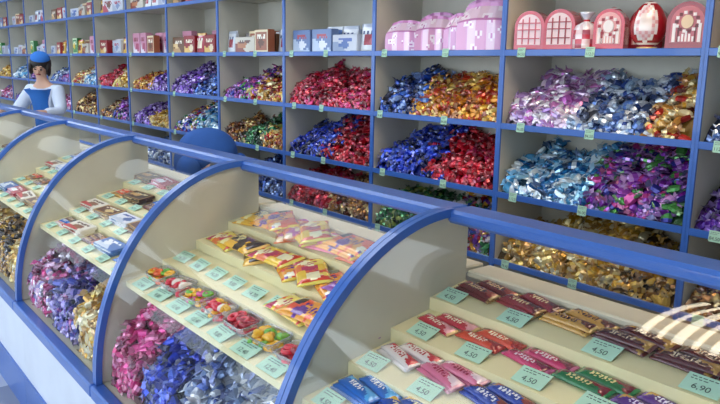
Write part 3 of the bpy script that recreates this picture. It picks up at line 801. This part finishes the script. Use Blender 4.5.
# ------------------------------------------------------------------ people
def skin(name, pts, edges, rad, m_, parent=None, label=None, sub=2, loc=(0, 0, 0), rot=(0, 0, 0), **kw):
    keys = list(pts); idx = {k: i for i, k in enumerate(keys)}
    me = bpy.data.meshes.new(name); me.from_pydata([pts[k] for k in keys], [(idx[a], idx[b2]) for a, b2 in edges], [])
    me.materials.append(m_)
    o = obj(name, me, loc, rot, parent=parent, label=label, **kw)
    o.modifiers.new('skin', 'SKIN').use_smooth_shade = True
    for k in keys:
        r = rad[k]; r = (r, r) if not isinstance(r, tuple) else r
        me.skin_vertices[0].data[idx[k]].radius = r
    me.skin_vertices[0].data[0].use_root = True
    s = o.modifiers.new('sub', 'SUBSURF'); s.levels = sub; s.render_levels = sub
    return o
def chain(*k): return [(k[i], k[i+1]) for i in range(len(k)-1)]
def hands(P_, E, Rr, side, w_, d):
    d = Vector(d).normalized(); s = 1 if side == 'r' else -1
    lat = d.cross(Vector((0, 0, 1))).normalized()*(s) if abs(d.z) < .9 else Vector((s, 0, 0))
    w_ = Vector(w_); up = lat.cross(d)
    if up.z < 0: up = -up
    P_['palm'+side] = w_+d*.05; Rr['palm'+side] = (.03, .016); E.append(('wrist'+side, 'palm'+side))
    for i, (o_, L) in enumerate(((-.027, .058), (-.009, .068), (.009, .072), (.027, .064))):
        a, b2, c2 = 'f%d%sa' % (i, side), 'f%d%sb' % (i, side), 'f%d%sc' % (i, side)
        P_[a] = w_+d*.088+lat*o_; P_[b2] = w_+d*(.088+L*.5)+lat*o_*1.1+up*-.004; P_[c2] = w_+d*(.088+L*.9)+lat*o_*1.15+up*-.022
        for q, r in ((a, .0095), (b2, .0085), (c2, .0075)): Rr[q] = r
        E += [('palm'+side, a), (a, b2), (b2, c2)]
    P_['ta'+side] = w_+d*.04-lat*.035; P_['tb'+side] = w_+d*.075-lat*.055-up*.008
    Rr['ta'+side] = .011; Rr['tb'+side] = .009; E += [('palm'+side, 'ta'+side), ('ta'+side, 'tb'+side)]

def face_parts(parent, c, fwd, up, r=.09):
    c = Vector(c); f_ = Vector(fwd).normalized(); u_ = Vector(up); u_ = (u_-f_*u_.dot(f_)).normalized(); s_ = f_.cross(u_).normalized()
    M = Matrix((s_, -f_, u_)).transposed().to_4x4()
    if M.determinant() < 0: M = Matrix((-s_, -f_, u_)).transposed().to_4x4()
    def ell(name, pos, sc, m_, label=None, cut=1.0):
        v = []; f = []; n, k = 16, 9
        for i in range(k+1):
            t = math.pi*i/k*cut
            for j in range(n):
                a = 2*math.pi*j/n; v.append((sc[0]*math.sin(t)*math.cos(a), sc[1]*math.sin(t)*math.sin(a), sc[2]*math.cos(t)))
        for i in range(k):
            for j in range(n): f.append((i*n+j, (i+1)*n+j, (i+1)*n+(j+1) % n, i*n+(j+1) % n))
        me = pymesh(name, v, f, m_, smooth=True); o = obj(name, me, parent=parent, label=label)
        o.matrix_local = Matrix.Translation(c) @ M @ Matrix.Translation(pos); return o
    for s in (-1, 1):
        ell('eye', (s*.028, -r*.90, .002), (.012, .008, .007), M_eye, 'dark eye')
        ell('eyebrow', (s*.029, -r*.90, .021), (.016, .007, .004), M_hair)
        ell('ear', (s*r*.88, .0, -.005), (.01, .018, .026), M_skin)
    ell('nose', (0, -r*.99, -.020), (.010, .014, .020), M_skin)
    ell('mouth', (0, -r*.88, -.050), (.021, .009, .007), M_lip)
    return ell

# standing assistant
pl = (-7.25, 1.93, 0); th = math.radians(34)
P1 = obj('person', None, pl, (0, 0, th), label='shop assistant in white blouse, blue vest and blue cap behind counter', category='person')
P_ = {'pelvis': (0, 0, .92), 'waist': (0, -.01, 1.06), 'chest': (0, -.03, 1.23), 'nb': (0, -.045, 1.375), 'neck': (0, -.055, 1.43), 'chin': (0, -.075, 1.49), 'head': (0, -.07, 1.55), 'crown': (0, -.06, 1.60)}
Rr = {'pelvis': (.13, .10), 'waist': .08, 'chest': (.095, .08), 'nb': .042, 'neck': .04, 'chin': .06, 'head': .084, 'crown': .07}
E = chain('pelvis', 'waist', 'chest', 'nb', 'neck', 'chin', 'head', 'crown')
for s, q in (('r', 1), ('l', -1)):
    P_['sh'+s] = (q*.145, -.03, 1.32); P_['el'+s] = (q*.26, -.12, 1.12); P_['wrist'+s] = (q*.2, -.35, 1.13)
    P_['hip'+s] = (q*.09, 0, .84); P_['kn'+s] = (q*.09, -.01, .46); P_['an'+s] = (q*.09, .02, .09); P_['toe'+s] = (q*.1, -.13, .03)
    Rr.update({'sh'+s: .036, 'el'+s: .032, 'wrist'+s: .024, 'hip'+s: .085, 'kn'+s: .055, 'an'+s: .036, 'toe'+s: .028})
    E += chain('nb', 'sh'+s, 'el'+s, 'wrist'+s)+chain('pelvis', 'hip'+s, 'kn'+s, 'an'+s, 'toe'+s)
    hands(P_, E, Rr, s, P_['wrist'+s], (q*-.1, -1, -.1))
skin('body', P_, E, Rr, M_skin, P1)
ell = face_parts(P1, (0, -.072, 1.545), (.42, -.82, -.40), (.10, 0, 1), .084)
bk = ['chest', 'waist', 'pelvis', 'nb', 'shr', 'elr', 'shl', 'ell']
bp_ = {k: P_[k] for k in bk}; bp_['cr'] = (.21, -.30, 1.128); bp_['cl'] = (-.21, -.30, 1.128); bp_['nb'] = (0, -.04, 1.355)
bp_['shr'] = (.145, -.03, 1.325); bp_['shl'] = (-.145, -.03, 1.325)
skin('blouse', bp_, chain('chest', 'waist', 'pelvis')+chain('chest', 'nb', 'shr', 'elr', 'cr')+chain('nb', 'shl', 'ell', 'cl'), {'chest': (.125, .105), 'waist': .105, 'pelvis': .12, 'nb': .082, 'shr': .074, 'elr': .06, 'cr': .044, 'shl': .074, 'ell': .06, 'cl': .044}, M_shirt, P1, 'white long-sleeved blouse')
skin('vest', {'a': (0, -.036, 1.22), 'b': (0, -.018, 1.05), 'c': (0, 0, .88), 'd': (0, -.045, 1.30)}, chain('a', 'b', 'c')+chain('a', 'd'), {'a': (.125, .12), 'b': .114, 'c': (.14, .13), 'd': (.082, .096)}, M_bluecloth, P1, 'bright blue vest')
skin('skirt', {'a': (0, 0, .95), 'b': (0, 0, .75), 'c': (0, 0, .52)}, chain('a', 'b', 'c'), {'a': (.14, .12), 'b': (.16, .15), 'c': (.17, .16)}, M_navy, P1, 'navy skirt')
ell('hair', (0, .026, .022), (.100, .090, .100), M_hair, 'dark hair pinned up')
ell('cap', (0, .028, .066), (.090, .084, .070), M_bluecloth, 'small blue cap', cut=.5)
for q in (1, -1):
    ell('hair', (q*.078, -.014, -.018), (.022, .045, .066), M_hair, 'dark side strands')
    skin('shoe', {'a': (q*.09, .03, .045), 'b': (q*.095, -.06, .035), 'c': (q*.1, -.14, .03)}, chain('a', 'b', 'c'), {'a': .045, 'b': .042, 'c': .034}, M_shoe, P1, 'black shoe')

# bending assistant
pl = (-4.05, 1.95, 0)
P2 = obj('person', None, pl, (0, 0, math.radians(80)), label='shop assistant in blue uniform bending down behind the counter', category='person')
P_ = {'pelvis': (0, 0, .92), 'waist': (0, -.12, 1.05), 'chest': (0, -.28, 1.08), 'nb': (0, -.40, 1.02), 'neck': (0, -.46, .99), 'chin': (0, -.51, .915), 'head': (0, -.54, .95), 'crown': (0, -.575, .975)}
Rr = {'pelvis': .10, 'waist': .08, 'chest': .085, 'nb': .05, 'neck': .042, 'chin': .058, 'head': .08, 'crown': .06}
E = chain('pelvis', 'waist', 'chest', 'nb', 'neck', 'chin', 'head', 'crown')
for s, q in (('r', 1), ('l', -1)):
    P_['sh'+s] = (q*.14, -.34, 1.01); P_['el'+s] = (q*.2, -.40, .78); P_['wrist'+s] = (q*.14, -.50, .58)
    P_['hip'+s] = (q*.09, .02, .84); P_['kn'+s] = (q*.10, -.06, .46); P_['an'+s] = (q*.10, .03, .09); P_['toe'+s] = (q*.11, -.12, .03)
    Rr.update({'sh'+s: .038, 'el'+s: .034, 'wrist'+s: .025, 'hip'+s: .08, 'kn'+s: .055, 'an'+s: .036, 'toe'+s: .028})
    E += chain('nb', 'sh'+s, 'el'+s, 'wrist'+s)+chain('pelvis', 'hip'+s, 'kn'+s, 'an'+s, 'toe'+s)
    hands(P_, E, Rr, s, P_['wrist'+s], (q*-.1, -.6, -.6))
skin('body', P_, E, Rr, M_skin, P2)
ell2 = face_parts(P2, (0, -.54, .945), (0, -.6, -.8), (0, -.8, .6), .082)
skin('jacket', {'p': (0, .03, .90), 'a': (0, -.01, .99), 'b': (0, -.12, 1.07), 'c': (0, -.25, 1.09), 'd': (0, -.36, 1.05), 'e': (0, -.43, .99)}, chain('p', 'a', 'b', 'c', 'd', 'e'), {'p': .16, 'a': (.17, .16), 'b': (.175, .16), 'c': (.185, .165), 'd': (.16, .14), 'e': .085}, M_dkblue, P2, 'deep blue uniform jacket', sub=3)
for q in (1, -1): skin('sleeve', {'a': (q*.10, -.32, 1.05), 'b': (q*.155, -.345, 1.0), 'c': (q*.2, -.40, .78), 'd': (q*.15, -.485, .61)}, chain('a', 'b', 'c', 'd'), {'a': .09, 'b': .085, 'c': .058, 'd': .044}, M_dkblue, P2, 'deep blue sleeve')
skin('trousers', {'pelvis': (0, .02, .88), 'hr': (.09, .02, .81), 'kr': (.10, -.05, .46), 'ar': (.10, .03, .11), 'hl': (-.09, .02, .81), 'kl': (-.10, -.05, .46), 'al': (-.10, .03, .11)}, chain('pelvis', 'hr', 'kr', 'ar')+chain('pelvis', 'hl', 'kl', 'al'), {'pelvis': .13, 'hr': .10, 'kr': .07, 'ar': .055, 'hl': .10, 'kl': .07, 'al': .055}, M_navy, P2, 'navy trousers')
ell2('hair', (0, .03, .026), (.104, .100, .108), M_hair, 'short dark hair')
for q in (1, -1): skin('shoe', {'a': (q*.10, .04, .045), 'b': (q*.105, -.05, .035), 'c': (q*.11, -.13, .03)}, chain('a', 'b', 'c'), {'a': .045, 'b': .042, 'c': .034}, M_shoe, P2, 'black shoe')
